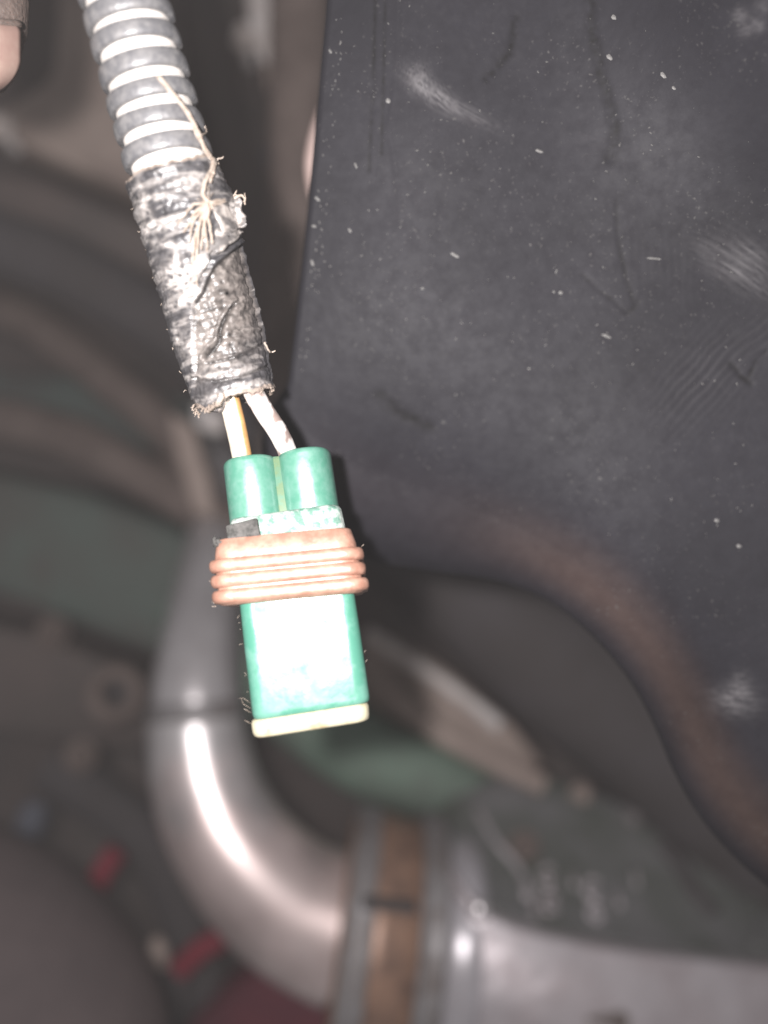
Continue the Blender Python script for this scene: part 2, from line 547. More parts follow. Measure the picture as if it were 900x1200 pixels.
while n < 420:
    cx, cy, r = random.choice(cl)
    px, py = random.gauss(cx, r), random.gauss(cy, r * .8)
    if not (380 < px < 900 and -20 < py < 700) or (py > 430 and (px - 380) < (py - 430) * 1.6): continue
    s = random.choice((.4, .45, .5, .6, .7, 1.0))
    shard(px, py, s * random.uniform(1, 1.9), s * .75, random.uniform(0, 3.1)); n += 1
for i in range(60):        # crumbs along the upright edge
    py = random.uniform(0, 460)
    ex = [e for e in edge if e[1] >= py][0][0]
    shard(ex + random.uniform(1, 14), py, random.uniform(.6, 1.8), random.uniform(.5, .9), random.uniform(1, 2))
dust = g.build('dust_specks', M['speck'], panel, shade=False)
dust['kind'] = 'stuff'

# ------------------------------------------------------------------ wiring harness: conduit, tape, wires, connector
KH = 110 / F                                # mm per photo pixel at the harness
AX = [(92, -200), (118, -105), (146, 0), (172, 95), (197, 185), (206, 215), (231, 300), (254, 385), (274, 462), (279, 482)]
axis = catmull(AX, 400)


def ax_d(y):
    """distance of the harness axis (mm): its upper end leans towards the lens"""
    h = max(0.0, 400 - y)
    return 110 - 0.017 * h - 0.000004 * h * h - 0.004 * max(0.0, 150 - y)


cum = [0.0]
for a, b in zip(axis, axis[1:]):
    cum.append(cum[-1] + math.hypot(b[0] - a[0], b[1] - a[1]))


def ax_at(s):
    """point and in-plane direction at arc length s (px)"""
    s = max(0, min(cum[-1] - 1e-6, s))
    lo, hi = 0, len(cum) - 1
    while hi - lo > 1:
        m = (lo + hi) // 2
        if cum[m] <= s: lo = m
        else: hi = m
    t = (s - cum[lo]) / (cum[hi] - cum[lo])
    a, b = axis[lo], axis[hi]
    p = (a[0] + (b[0] - a[0]) * t, a[1] + (b[1] - a[1]) * t)
    i0, i1 = max(lo - 6, 0), min(hi + 6, len(axis) - 1)
    tx, ty = axis[i1][0] - axis[i0][0], axis[i1][1] - axis[i0][1]
    l = math.hypot(tx, ty)
    return p, (tx / l, ty / l)


def s_of_y(y):
    for p, c in zip(axis, cum):
        if p[1] >= y: return c
    return cum[-1]


def ax_point(s, th, r):
    """surface point: s along (px), th angle (0 = picture right, 90 deg = towards the lens), r in mm"""
    p, t = ax_at(s)
    d = ax_d(p[1])
    base = P(p[0], p[1], d)
    T = (P(p[0] + 4 * t[0], p[1] + 4 * t[1], ax_d(p[1] + 4 * t[1])) - P(p[0] - 4 * t[0], p[1] - 4 * t[1], ax_d(p[1] - 4 * t[1]))).normalized()
    bw = Vector((t[1], 0, t[0])).normalized()    # picture-right normal (t points down)
    bw = (bw - T * bw.dot(T)).normalized()
    nw = T.cross(bw)
    if nw.y > 0: nw = -nw
    return base + (bw * math.cos(th) + nw * math.sin(th)) * r * MM * d / 110


harness = thing('wiring_harness', P(368, 850, 110), 'taped wiring harness ending in a green two wire connector with an orange seal', 'wiring harness')

# conduit: dusty core and one moulded ridge per corrugation
g = Geo()
s0, s1 = s_of_y(-190), s_of_y(240)
NSC, SEG = 90, 48
vs, fs = [], []
for i in range(NSC):
    s = s0 + (s1 - s0) * i / (NSC - 1)
    for k in range(SEG):
        th = 2 * math.pi * k / SEG
        vs.append(ax_point(s, th, 5.45 + .04 * noise.noise(Vector((s / 9, th * 2, 0)))))
for i in range(NSC - 1):
    for k in range(SEG):
        k2 = (k + 1) % SEG
        fs.append([i * SEG + k, i * SEG + k2, (i + 1) * SEG + k2, (i + 1) * SEG + k])
fs.append(list(range(SEG))); fs.append([(NSC - 1) * SEG + k for k in range(SEG)])
g.add(vs, fs)
conduit = g.build('conduit', M['conduit_dust'], harness)
PROF = [(-9.6, 5.0), (-10.4, 5.55), (-10.5, 5.95), (-9.8, 6.2), (-8.2, 6.32), (-4, 6.38), (0, 6.42), (4, 6.38), (8.2, 6.32), (9.8, 6.2), (10.5, 5.95), (10.4, 5.55), (9.6, 5.0)]
ring_y = [181 - 32.0 * k for k in range(0, 11)]
for q, yy in enumerate(ring_y):
    sc = s_of_y(yy)
    vs, fs = [], []
    tl = random.uniform(-1.2, 1.2)
    wid = random.uniform(.93, 1.06)
    for (ds, r) in PROF:
        for k in range(64):
            th = 2 * math.pi * k / 64
            wob = .5 * noise.noise(Vector((th * 1.3, q * 3.1, 0)))
            # the split side of the loom, at picture right, is a little out of step
            step = 2.2 * smooth(.35, .15, abs(((th + math.pi) % (2 * math.pi)) - math.pi))
            # opening towards the lens bows the ring down the way a ring seen from above does
            vs.append(ax_point(sc + ds * wid * 1.0 + tl * math.cos(th) + wob + step - 0.5 * math.sin(th), th, r + .05 * noise.noise(Vector((th * 3, ds * .2, q)))))
    n = len(PROF)
    for i in range(n - 1):
        for k in range(64):
            k2 = (k + 1) % 64
            fs.append([i * 64 + k, i * 64 + k2, (i + 1) * 64 + k2, (i + 1) * 64 + k])
    link('ridge', vs, fs, M['conduit_black'], conduit)

# tape wrap: torn outer layer over a lumpy inner layer
TEAR = [(330, 262), (290, 280), (276, 290), (262, 301), (250, 312), (243, 325), (237, 340), (228, 352)]
TEAR2 = [(278, 355), (270, 366), (262, 377), (258, 388), (256, 398), (246, 408), (236, 418)]
SEAM = [(222, 442), (250, 447), (280, 441), (300, 434), (322, 426)]
SEAM2 = [(238, 425), (262, 421), (290, 412), (320, 398)]
ts, te = s_of_y(204), s_of_y(466)
NTS, NTT = 270, 230
vs, fs, cs = [], [], []
for i in range(NTS):
    q = i / (NTS - 1)
    for k in range(NTT):
        th = 2 * math.pi * k / NTT
        front = math.sin(th)
        e0 = 3.5 * noise.noise(Vector((th * 2.2, 4, 0))) + 2.0 * noise.noise(Vector((th * 9, 7, 0))) + 4 * max(0, front) - 2
        e1 = 4 * noise.noise(Vector((th * 1.8, 14, 0))) + 2.5 * noise.noise(Vector((th * 10, 17, 0))) + 6 * max(0, front)
        e1 += 9 * math.exp(-((th - 2.2) / .35) ** 2)
        s = (ts + e0) * (1 - q) + (te + e1) * q
        r = 6.75 - .15 * smooth(.2, .7, q) - .75 * smooth(.72, 1.0, q)
        p3 = ax_point(s, th, r)
        px, py = proj(p3)
        if front < 0: px -= 1000 * min(1, -front * 6)          # features of the picture side stay on that side
        cyl = Vector((math.cos(th) * 1.0, math.sin(th) * 1.0, s / 52))
        wr = fbm(Vector((cyl.x * .9, cyl.y * .9, s / 8)), 4)
        fine = fbm(Vector((cyl.x * 9, cyl.y * 9, s / 6)), 3)
        leftk = smooth(.1, -.35, math.cos(th))
        dr = .20 * wr + .10 * fine
        dr += .14 * math.cos((s - ts - 8) / 31 * 2 * math.pi) * smooth(.42, .25, q) * (.35 + .65 * leftk)
        # stepped windings
        ph = (s / 26 + th * .16) % 1.0
        dr += .10 * (ph - .5) * smooth(.3, .5, q)
        tan_k = 0.0
        crack = 0.0
        dist, side, _ = poly_dist((px, py), TEAR)
        below = px > 225 and py > 262 and side < 0
        if below and dist < 160:
            rec = smooth(0, 3.2, dist) * smooth(150, 60, dist)
            dr -= .85 * rec
            crack = math.exp(-((dist - 1.8) / 2.9) ** 2)
            v = noise.voronoi(Vector((px / 12, py / 11, 0.5)))[0][0]
            dr += rec * .6 * max(0, .6 - v) * smooth(120, 50, dist)
            tan_k = rec * smooth(130, 60, dist)
        else:
            if dist < 12 and py > 255 and px > 222: dr += .30 * math.exp(-(dist / 5) ** 2)
        d2, s2, _ = poly_dist((px, py), TEAR2)
        if d2 < 9:
            dr -= 1.0 * math.exp(-(d2 / 2.4) ** 2); crack = max(crack, math.exp(-(d2 / 2.2) ** 2))
            if s2 > 0: dr += .40 * math.exp(-((d2 - 4) / 3) ** 2)
        for sm in (SEAM, SEAM2):
            d3, s3, _ = poly_dist((px, py), sm)
            if d3 < 8:
                dr -= .28 * math.exp(-(d3 / 1.6) ** 2); crack = max(crack, .8 * math.exp(-(d3 / 1.6) ** 2))
        # bulging corner of the torn layer on the right
        _, _, gb = blob(px, py, 276, 240, 26, 30, 10)
        dr += .95 * gb
        r += dr
        vs.append(ax_point(s, th, r))
        # colours: black tape, worn and dusted
        c = Vector((.058, .056, .060))
        c *= 1 + .5 * fine
        du = 0.0
        dn = fbm(Vector((cyl.x * 1.1, cyl.y * 1.1, s / 9)), 5)
        du += smooth(.16, .40, dn) * .32
        for (cx, cy, ax_, ay_, rot, amt) in ((182, 231, 22, 4, -12, .8), (188, 264, 26, 6, -10, 1.0), (200, 287, 18, 4, 6, .8), (216, 327, 22, 17, 20, 1.0), (222, 350, 24, 6, -28, .9),
                                             (236, 402, 17, 20, 0, 1.0), (246, 340, 34, 5, -50, .9), (215, 212, 34, 4, -8, .5), (240, 440, 40, 3, -8, .8), (225, 215, 20, 12, 0, .5),
                                             (268, 250, 14, 14, 30, .9), (205, 305, 6, 10, 0, .8), (207, 395, 4, 14, -15, .5), (272, 460, 40, 5, -15, .8), (170, 245, 5, 40, -14, .5),
                                             (262, 425, 18, 5, -12, .9)):
            _, _, gg = blob(px, py, cx, cy, ax_, ay_, rot)
            if gg > .02: du += amt * gg * max(0, .85 + 1.6 * fbm(Vector((px / 7, py / 5, cx)), 3))
        dust_c = Vector((.58, .54, .51))
        c = c.lerp(dust_c, max(0, min(1, du)))
        if tan_k: c = c.lerp(Vector((.15, .132, .12)) * (1 + .9 * fine + .6 * wr), .85 * tan_k)
        if q < .012 or q > .985: c = c.lerp(Vector((.42, .34, .28)), .7)
        if crack > .05: c = c.lerp(Vector((.02, .018, .018)), min(1, crack) * .93)
        cs.append(c)
for i in range(NTS - 1):
    for k in range(NTT):
        k2 = (k + 1) % NTT
        fs.append([i * NTT + k, i * NTT + k2, (i + 1) * NTT + k2, (i + 1) * NTT + k])
tape = link('tape_wrap', vs, fs, M['tape'], harness, True, cs)
tape['label'] = 'torn dusty black tape over the conduit end'
so = tape.modifiers.new('thickness', 'SOLIDIFY'); so.thickness = 0.0007; so.offset = -1

# crumpled flap of the torn layer standing off at the right
def flap(corners, lift, seed, n=14):
    vs, fs = [], []
    (a, b, c, d) = corners
    for i in range(n + 1):
        for j in range(n + 1):
            u, v = i / n, j / n
            x = (1 - u) * ((1 - v) * a[0] + v * d[0]) + u * ((1 - v) * b[0] + v * c[0])
            y = (1 - u) * ((1 - v) * a[1] + v * d[1]) + u * ((1 - v) * b[1] + v * c[1])
            x += 3.0 * noise.noise(Vector((u * 5, v * 5, seed))) * (.4 + u); y += 3.0 * noise.noise(Vector((u * 5, v * 5, seed + 7))) * (.3 + v)
            best, bs = 1e9, 0
            for p in axis[::3]:
                e = (p[0] - x) ** 2 + (p[1] - y) ** 2
                if e < best: best = e
            off = min(math.sqrt(best) * KH, 6.7)
            dd = ax_d(y) - math.sqrt(max(6.75 ** 2 - off * off, 0)) - lift * (u * .6 + v * .5) - .35 * abs(fbm(Vector((u * 2.5, v * 2.5, seed)), 3)) - .1
            vs.append(P(x, y, dd))
    for i in range(n):
        for j in range(n):
            q_ = i * (n + 1) + j
            fs.append([q_, q_ + 1, q_ + n + 2, q_ + n + 1])
    cs = [Vector((.16, .15, .145)).lerp(Vector((.55, .50, .46)), smooth(-.05, .35, fbm(Vector((x_[0] * 900, x_[2] * 900, seed)), 3))) for x_ in vs]
    o = link('tape_flap', vs, fs, M['tape'], tape, True, cs)
    so_ = o.modifiers.new('thickness', 'SOLIDIFY'); so_.thickness = .00018
flap([(249, 244), (282, 230), (290, 264), (262, 276)], .55, 1.5)
flap([(252, 268), (284, 258), (281, 276), (252, 298)], .35, 4.5)
flap([(226, 300), (246, 292), (238, 322), (220, 336)], .3, 8.5)

# inner tape stump from which the wires come
g = Geo()
vs, fs, cs2 = [], [], []
sa, sb = s_of_y(440), s_of_y(468)
for i in range(16):
    q = i / 15
    for k in range(90):
        th = 2 * math.pi * k / 90
        jag = (3.5 * noise.noise(Vector((th * 3, 31, 0))) + 4 * noise.noise(Vector((th * 11, 33, 0)))) * q
        jag += 16 * math.exp(-((th - 2.25) / .42) ** 2) * q
        r = 5.2 - .5 * q + .35 * noise.noise(Vector((math.cos(th) * 3, math.sin(th) * 3, i * .5)))
        vs.append(ax_point(sa + (sb - sa) * q + jag, th, r * (1 if i < 15 else .55)))
for i in range(15):
    for k in range(90):
        k2 = (k + 1) % 90
        fs.append([i * 90 + k, i * 90 + k2, (i + 1) * 90 + k2, (i + 1) * 90 + k])
fs.append([15 * 90 + k for k in range(90)])
g.add(vs, fs)
g.build('frayed_end', M['tape_end'], tape)


def surf_d(px, py, lift=.3):
    """distance at which a strand lies on the tape"""
    best = 1e9; by = 0
    for p in axis[::2]:
        e = (p[0] - px) ** 2 + (p[1] - py) ** 2
        if e < best: best, by = e, p[1]
    off = math.sqrt(best) * KH
    d = ax_d(by)
    r = 6.75 if py > 205 else 6.45
    if off > r: return d - 1.0
    return d - (math.sqrt(max(r * r - off * off, 0)) + lift) * d / 110


def strand(pts, r0, r1=None, wob=1.2, lift=.25, n=26):
    q = catmull(pts, n)
    r1 = r1 or r0 * .5
    sd = random.random() * 50
    out, rad = [], []
    for i, (px, py) in enumerate(q):
        dx = wob * noise.noise(Vector((i * .35, sd, 0))); dy = wob * noise.noise(Vector((i * .35, sd, 9)))
        out.append(P(px + dx, py + dy, surf_d(px, py, lift + .12 * noise.noise(Vector((i * .3, sd, 4))))))
        t = i / (n - 1)
        rad.append((r0 + (r1 - r0) * t) * MM * (1 + .3 * noise.noise(Vector((i * .8, sd, 2)))))
    gg = Geo(); gg.tube(out, rad, 7)
    return gg


STR = [([(184, 90), (196, 104), (212, 120), (224, 138), (232, 156), (240, 172), (251, 188)], .17, .17, .22),
       ([(190, 96), (199, 108), (213, 124), (222, 138), (234, 158), (239, 174), (250, 186)], .15, .2, .3),
       ([(196, 103), (208, 114), (222, 134), (229, 156), (241, 174), (250, 189)], .12, .16, .18),
       ([(228, 148), (236, 160), (238, 172), (246, 186), (256, 192)], .14, .12, .3),
       ([(243, 238), (226, 262), (222, 284)], .2, .1, .35), ([(244, 238), (240, 262), (243, 290), (240, 312)], .2, .08, .35), ([(245, 238), (266, 236), (278, 224)], .16, .08, .35),
       ([(186, 88), (205, 112), (222, 134), (234, 160), (247, 184)], .2, .18, .3),
       ([(250, 186), (247, 200), (240, 214), (238, 226), (243, 238)], .30, .30, .3),
       ([(252, 188), (249, 204), (246, 214)], .34, .15, .4),
       ([(243, 238), (232, 246), (224, 258), (216, 272)], .30, .12, .4),
       ([(243, 238), (236, 254), (229, 276), (226, 300), (226, 322)], .22, .12, .4),
       ([(243, 239), (234, 262), (232, 286), (229, 312), (231, 336)], .26, .1, .35),
       ([(244, 240), (244, 256), (247, 272), (249, 286)], .24, .14, .45),
       ([(245, 238), (258, 235), (272, 233), (284, 229), (287, 240)], .32, .12, .3),
       ([(245, 238), (262, 240), (278, 246), (286, 262)], .24, .08, .3),
       ([(243, 238), (228, 240), (218, 249), (208, 262)], .2, .08, .3),
       ([(241, 238), (238, 268), (236, 292)], .3, .1, .3),
       ([(246, 240), (256, 250), (262, 264), (268, 268)], .2, .1, .3),
       ([(276, 228), (284, 236), (288, 232), (286, 226)], .1, .05, .3),
       ([(252, 188), (257, 186), (261, 184)], .14, .06, .1),
       ([(236, 158), (242, 154), (240, 148)], .08, .05, .2),
       ([(310, 402), (316, 412), (323, 411)], .16, .08, .1)]
for pts, r0, r1, lift in STR:
    strand(pts, r0, r1, 1.3, lift).build('thread', M['thread'], tape)
for i in range(9):       # loose hairs
    a = random.uniform(0, 6.28); l = random.uniform(8, 22)
    cx, cy = random.gauss(244, 4), random.gauss(239, 3)
    strand([(cx, cy), (cx + l * .5 * math.cos(a) + random.uniform(-3, 3), cy + l * .5 * math.sin(a)), (cx + l * math.cos(a), cy + l * math.sin(a))], .07, .04, 1.5, .45, 10).build('thread', M['thread'], tape)
# fray along the lower rim and the left edge
g = Geo()
for i in range(34):
    th = random.uniform(1.5, 3.3) if i < 26 else random.uniform(0, .8)
    p = ax_point(te + random.uniform(0, 6) + (8 if 1.9 < th < 2.6 else 0), th, 5.9)
    px, py = proj(p)
    l = random.uniform(2, 6)
    q = []
    ang = random.uniform(.9, 2.4)
    for j in range(5):
        q.append(P(px + l * j / 4 * math.cos(ang) + random.uniform(-1, 1), py + l * j / 4 * math.sin(ang) + random.uniform(-.6, .6), p.y * 1000 - .15 * j))
    g.tube(q, [random.uniform(.05, .13) * MM] * 4 + [.03 * MM], 5)
for i in range(12):
    s = random.uniform(ts, te)
    p = ax_point(s, math.pi - random.uniform(-.2, .3), 6.6)
    px, py = proj(p)
    g.tube([P(px, py, p.y * 1000), P(px - random.uniform(1, 4), py + random.uniform(-2, 3), p.y * 1000 - .2), P(px - random.uniform(2, 5), py + random.uniform(-4, 4), p.y * 1000 - .3)], [.07 * MM, .05 * MM, .03 * MM], 5)
fr = g.build('fray', M['thread'], tape)
fr['kind'] = 'stuff'


# wires
def wire(pts, r, m, label, colf):
    q = catmull(pts, 60)
    vs, fs, cs = [], [], []
    SEGW = 32
    P3 = [P(*x) for x in q]
    for i, p in enumerate(P3):
        t = (P3[min(i + 1, 59)] - P3[max(i - 1, 0)]).normalized()
        b = Vector((-t.z, 0, t.x)).normalized()
        if b.x < 0: b = -b
        c = Vector((0, -1, 0))
        for k in range(SEGW):
            a = 2 * math.pi * k / SEGW
            rr = r * MM * (1 + .03 * noise.noise(Vector((i * .3, math.cos(a), math.sin(a)))))
            v = p + (b * math.cos(a) + c * math.sin(a)) * rr
            vs.append(v)
            cs.append(colf(i / 59, a, v))
    for i in range(59):
        for k in range(SEGW):
            k2 = (k + 1) % SEGW
            fs.append([i * SEGW + k, i * SEGW + k2, (i + 1) * SEGW + k2, (i + 1) * SEGW + k])
    fs.append(list(range(SEGW))); fs.append([59 * SEGW + k for k in range(SEGW)])
    o = link('wire', vs, fs, m, harness, True, cs)
    o['label'] = label
    return o


def col_cream(t, a, v):
    orange_side = smooth(.95, .75, a) if a < math.pi else smooth(2 * math.pi - 1.3, 2 * math.pi - .9, a)  # orange along one side of the wire
    c = Vector((.74, .68, .58)).lerp(Vector((.52, .30, .12)), orange_side)
    n = fbm(v * 900, 3)
    return c.lerp(Vector((.35, .27, .2)), .35 * smooth(.3, .6, n))


def col_white(t, a, v):
    c = Vector((.74, .70, .68))
    n = fbm(v * 520 + Vector((3, 1, 8)), 4)
    return c.lerp(Vector((.20, .13, .11)), .85 * smooth(.14, .45, n + .12 * math.cos(a) ** 2))


wire([(263, 440, 109.5), (268, 465, 109), (276, 498, 108.5), (283, 532, 111.5), (288, 560, 113.5)], 1.46, M['wire_cream'], 'cream wire, orange down one side', col_cream)
wire([(284, 425, 108.5), (293, 452, 107.8), (309, 481, 107.5), (325, 505, 108.4), (337, 530, 111.5), (344, 556, 113.5)], 1.42, M['wire_white'], 'dirty white wire with brown smears', col_white)

# connector, built in its own frame: u right, w down, t towards the lens (all mm)
O = P(345, 690, 110)
UA = Vector((.989, 0, .148)); WA = Vector((.148, 0, -.989)); TA = Vector((0, -1, 0))
TLT = math.radians(8)
WA, TA = WA * math.cos(TLT) + TA * math.sin(TLT), TA * math.cos(TLT) - WA * math.sin(TLT)
YAW = math.radians(3)
UA, TA = UA * math.cos(YAW) - TA * math.sin(YAW), TA * math.cos(YAW) + UA * math.sin(YAW)


def L3(u, w, t=0.0):
    return O + (UA * u + WA * w + TA * t) * MM


k = KH


def rrect(hw, hd, r, n=8):
    pts = []
    for cx, cy, a0 in ((hw - r, hd - r, 0), (-(hw - r), hd - r, 90), (-(hw - r), -(hd - r), 180), (hw - r, -(hd - r), 270)):
        for j in range(n + 1):
            a = math.radians(a0 + 90 * j / n)
            pts.append((cx + r * math.cos(a), cy + r * math.sin(a)))
    return pts


def loft(levels, name, mt, parent, cu=0.0, angle=35, tilt=0.0, wob=0.0):
    """levels: (w, half width, half depth, corner radius) in mm"""
    vs, fs = [], []
    m = None
    for (w_, hw, hd, r) in levels:
        ring = rrect(hw, hd, min(r, hw - .01, hd - .01))
        m = len(ring)
        for (x, y) in ring:
            ww = w_ + tilt * x
            if wob:
                nn = noise.noise(Vector((x * .7, y * .7, w_ * .9)))
                x *= 1 + wob * nn; ww += wob * 3 * noise.noise(Vector((x * .5, y * .5, 4 + w_ * .3)))
            vs.append(L3(cu + x, ww, y))
    for i in range(len(levels) - 1):
        for j in range(m):
            j2 = (j + 1) % m
            fs.append([i * m + j, i * m + j2, (i + 1) * m + j2, (i + 1) * m + j])
    fs.append(list(range(m))); fs.append([(len(levels) - 1) * m + j for j in range(m)])
    o = link(name, vs, fs, mt, parent)
    o.data.set_sharp_from_angle(angle=math.radians(angle))
    return o


hw = 66 * k; hd = 4.6; cu = 3.5 * k
housing = loft([(-62 * k, hw - .2, hd - .1, 1.6), (0, hw - .1, hd, 1.9), (60 * k, hw, hd, 2.0), (132 * k, hw, hd, 2.0), (136.5 * k, hw - .08, hd - .08, 2.0), (138.5 * k, hw - .3, hd - .3, 1.9), (139 * k, hw - .8, hd - .8, 1.6)],
               'connector_housing', M['green'], harness, cu, 50)
housing['label'] = 'glossy green rectangular connector body'
# rear flange, scuffed white
loft([(-88 * k, 60 * k, 3.9, 1.6), (-86 * k, 63 * k, 4.3, 1.8), (-82 * k, 65 * k, 4.55, 1.9), (-58 * k, 66.5 * k, 4.7, 1.9)], 'rear_flange', M['scuff'], housing, 2.2 * k, 40, 0, .02)
# two barrels
for ub in (-32.2, 32.4):
    vs, fs = [], []
    prof = [(-158.5, 1.7), (-158.5, 27.5), (-157.6, 29.8), (-155.5, 31.4), (-152, 32.2), (-120, 32.4), (-78, 32.8)]
    SEG = 48
    for (w_, r) in prof:
        for j in range(SEG):
            a = 2 * math.pi * j / SEG
            ca, sa = math.cos(a), math.sin(a)
            # squarish oval section
            e = 2.4
            x = math.copysign(abs(ca) ** (2 / e), ca) * r * k
            y = math.copysign(abs(sa) ** (2 / 2.1), sa) * r * k * (1.24 - .30 * (w_ + 158) / 80)
            wq = w_ + (2.0 if ub > 0 else -2.0) * 0
            vs.append(L3(ub * k + x, wq * k, y))
    for i in range(len(prof) - 1):
        for j in range(SEG):
            j2 = (j + 1) % SEG
            fs.append([i * SEG + j, i * SEG + j2, (i + 1) * SEG + j2, (i + 1) * SEG + j])
    fs.append(list(range(SEG))); fs.append([(len(prof) - 1) * SEG + j for j in range(SEG)])
    o = link('wire_barrel', vs, fs, M['green_barrel'], housing)
    o.data.set_sharp_from_angle(angle=math.radians(50))
# web filling the valley between the barrels, yellow with dirt
loft([(-155.5 * k, 5 * k, 2.1, .3), (-151 * k, 6 * k, 2.4, .3), (-80 * k, 6 * k, 2.3, .3)], 'web', M['green_web'], housing, .5 * k, 40, 0, .06)
# grey latch tab beside the seal
bm = bmesh.new()
crn = [(-64, -79), (-28, -83), (-26, -52), (-63, -52)]
fr_ = [bm.verts.new(L3(u * k, w_ * k, 5.5 if i < 2 else 5.7)) for i, (u, w_) in enumerate(crn)]
bk_ = [bm.verts.new(L3(u * k, w_ * k, 3.2)) for u, w_ in crn]
bm.faces.new(fr_); bm.faces.new(bk_[::-1])
for i in range(4):
    bm.faces.new([fr_[i], bk_[i], bk_[(i + 1) % 4], fr_[(i + 1) % 4]])
bmesh.ops.recalc_face_normals(bm, faces=bm.faces)
bmesh.ops.bevel(bm, geom=list(bm.edges), offset=.00028, segments=2, profile=.5, affect='EDGES')
link_bm('latch_tab', bm, M['grey_tab'], housing, True, 40)
# seal: a tall plain band and three bulging ribs
lv = []


def rib(wc, half, hwp, hdp, base_w, base_d, n=7):
    for j in range(n):
        a = math.pi * j / (n - 1)
        lv.append((wc - half * math.cos(a), (base_w + (hwp - base_w) * math.sin(a) ** .55), base_d + (hdp - base_d) * math.sin(a) ** .55, 2.6))


lv += [(-62 * k, 70 * k, 4.9, 2.2), (-61.5 * k, 75 * k, 5.5, 2.4), (-60 * k, 77 * k, 5.75, 2.5), (-44 * k, 80.5 * k, 6.0, 2.6), (-39 * k, 81 * k, 6.05, 2.6)]
for wc in (-31, -14, 3.5):
    rib(wc * k, 7.6 * k, (87.5 + (1 if wc > 0 else 0)) * k, 6.75, 81.5 * k, 6.05)
lv += [(12.5 * k, 80 * k, 5.9, 2.6), (13.5 * k, 76 * k, 5.4, 2.4)]
seal = loft(lv, 'seal', M['seal'], housing, -1.5 * k, 60, .05, .006)
seal['label'] = 'orange rubber seal with three ribs round the connector'
# torn flash of seal rubber at its upper left corner
g = Geo()
for i in range(5):
    u = -78 + 4 * i
    g.tube([L3(u * k, (-58 + i) * k, 4.5), L3((u - 1) * k, (-66 + 2 * i) * k, 4.9 + .1 * i), L3((u + 2 * math.sin(i)) * k, (-70 + 3 * i) * k, 4.6)], [.4 * MM, .3 * MM, .1 * MM], 7)
g.build('rubber_scrap', M['grey_tab'], seal)
# cream end cap
lv = [(138.5 * k, 62 * k, 3.9, 1.8), (139.5 * k, 65 * k, 4.35, 2.0), (143 * k, 66.3 * k, 4.5, 2.0), (152 * k, 66 * k, 4.5, 2.0), (156.5 * k, 65 * k, 4.3, 2.0), (158.5 * k, 62 * k, 3.9, 1.8)]
cap = loft(lv, 'end_cap', M['cream'], housing, .8 * k, 60, 0, .012)
# stray fibres on the connector
g = Geo()
for i in range(9):
    side = random.choice((-1, 1, -1))
    u = (-63 if side < 0 else 70); w_ = random.uniform(20, 140)
    a = random.uniform(-.9, .9); l = random.uniform(1, 4.0)
    g.tube([L3(u * k, w_ * k, 3.2), L3((u + side * l * .6) * k, (w_ + l * a) * k, 3.4), L3((u + side * l) * k, (w_ + l * a * 1.6) * k, 3.5)], [.03 * MM, .03 * MM, .02 * MM], 4)
for i in range(6):
    u = random.choice((-88, 87)); w_ = random.uniform(-40, 10)
    g.tube([L3(u * k, w_ * k, 3), L3((u + random.uniform(-3, 3)) * k, (w_ + random.uniform(1, 3)) * k, 4), L3((u + random.uniform(-3, 3)) * k, (w_ + random.uniform(2, 5)) * k, 4.5)], [.06 * MM, .05 * MM, .03 * MM], 4)
for i in range(4):
    w_ = random.uniform(118, 150)
    g.tube([L3(-64 * k, w_ * k, 2.5), L3((-72 + random.uniform(-3, 3)) * k, (w_ - 6) * k, 2.8), L3((-70 + random.uniform(-6, 3)) * k, (w_ + random.uniform(-14, 6)) * k, 2.5)], [.03 * MM, .025 * MM, .02 * MM], 4)
lint = g.build('lint', M['thread'], housing)
lint['kind'] = 'stuff'

# ------------------------------------------------------------------ fingertip at the upper left
pr = thing('person', P(-40, 110, 108), 'fingertip with a pale nail pointing down beside the ribbed conduit', 'person')
fp = catmull([(-30, 112, 109.5, .6), (-30, 108, 109.4, 2.4), (-30, 98, 109.2, 4.2), (-31, 78, 109, 5.6), (-32, 45, 109, 6.7), (-32, 10, 108.6, 7.4), (-34, -70, 108, 7.8), (-38, -160, 106, 8.2), (-44, -200, 105, 8.5), (-60, -330, 100, 8.2), (-90, -520, 92, 9.2)], 90)
g = Geo()
g.tube([P(a, b, c) for a, b, c, r in fp], [r * MM * (1 + .02 * noise.noise(Vector((i * .9, 0, 0)))) for i, (*_, r) in enumerate(fp)], 40, squash=.86, rough=.02, rs=900)
g.build('finger', M['skin'], pr)
# nail: a curved plate lying on the lens side of the fingertip
vs, fs = [], []
for i in range(26):
    q = i / 25
    y = 27 + 84 * q
    half = 50 * min(1, (1.02 - max(0, (q - .45) / .55) ** 2.2) ** .5) * (.86 + .14 * smooth(0, .15, q))
    for j in range(25):
        a = (j / 24 - .5) * 2
        px = -31 + half * a * 1.08
        d = 109 - 6.4 + 3.6 * a * a + 2.6 * (q - .15) ** 2
        vs.append(P(px, y + 5 * a * a * (1 - q) * -.6, d))
for i in range(25):
    for j in range(24):
        a = i * 25 + j
        fs.append([a, a + 1, a + 26, a + 25])
nail = link('fingernail', vs, fs, M['nail'], pr)
so = nail.modifiers.new('thickness', 'SOLIDIFY'); so.thickness = .0006; so.offset = 0
# skin fold over the root of the nail
g = Geo()
g.tube([P(-31 + 54 * a, 27 - 4 * (1 - a * a) + 2, 109 - 6.3 + 4.0 * a * a) for a in [x / 12 - 1 for x in range(25)]], 0.55 * MM, 12)
g.build('cuticle', M['skin'], pr)

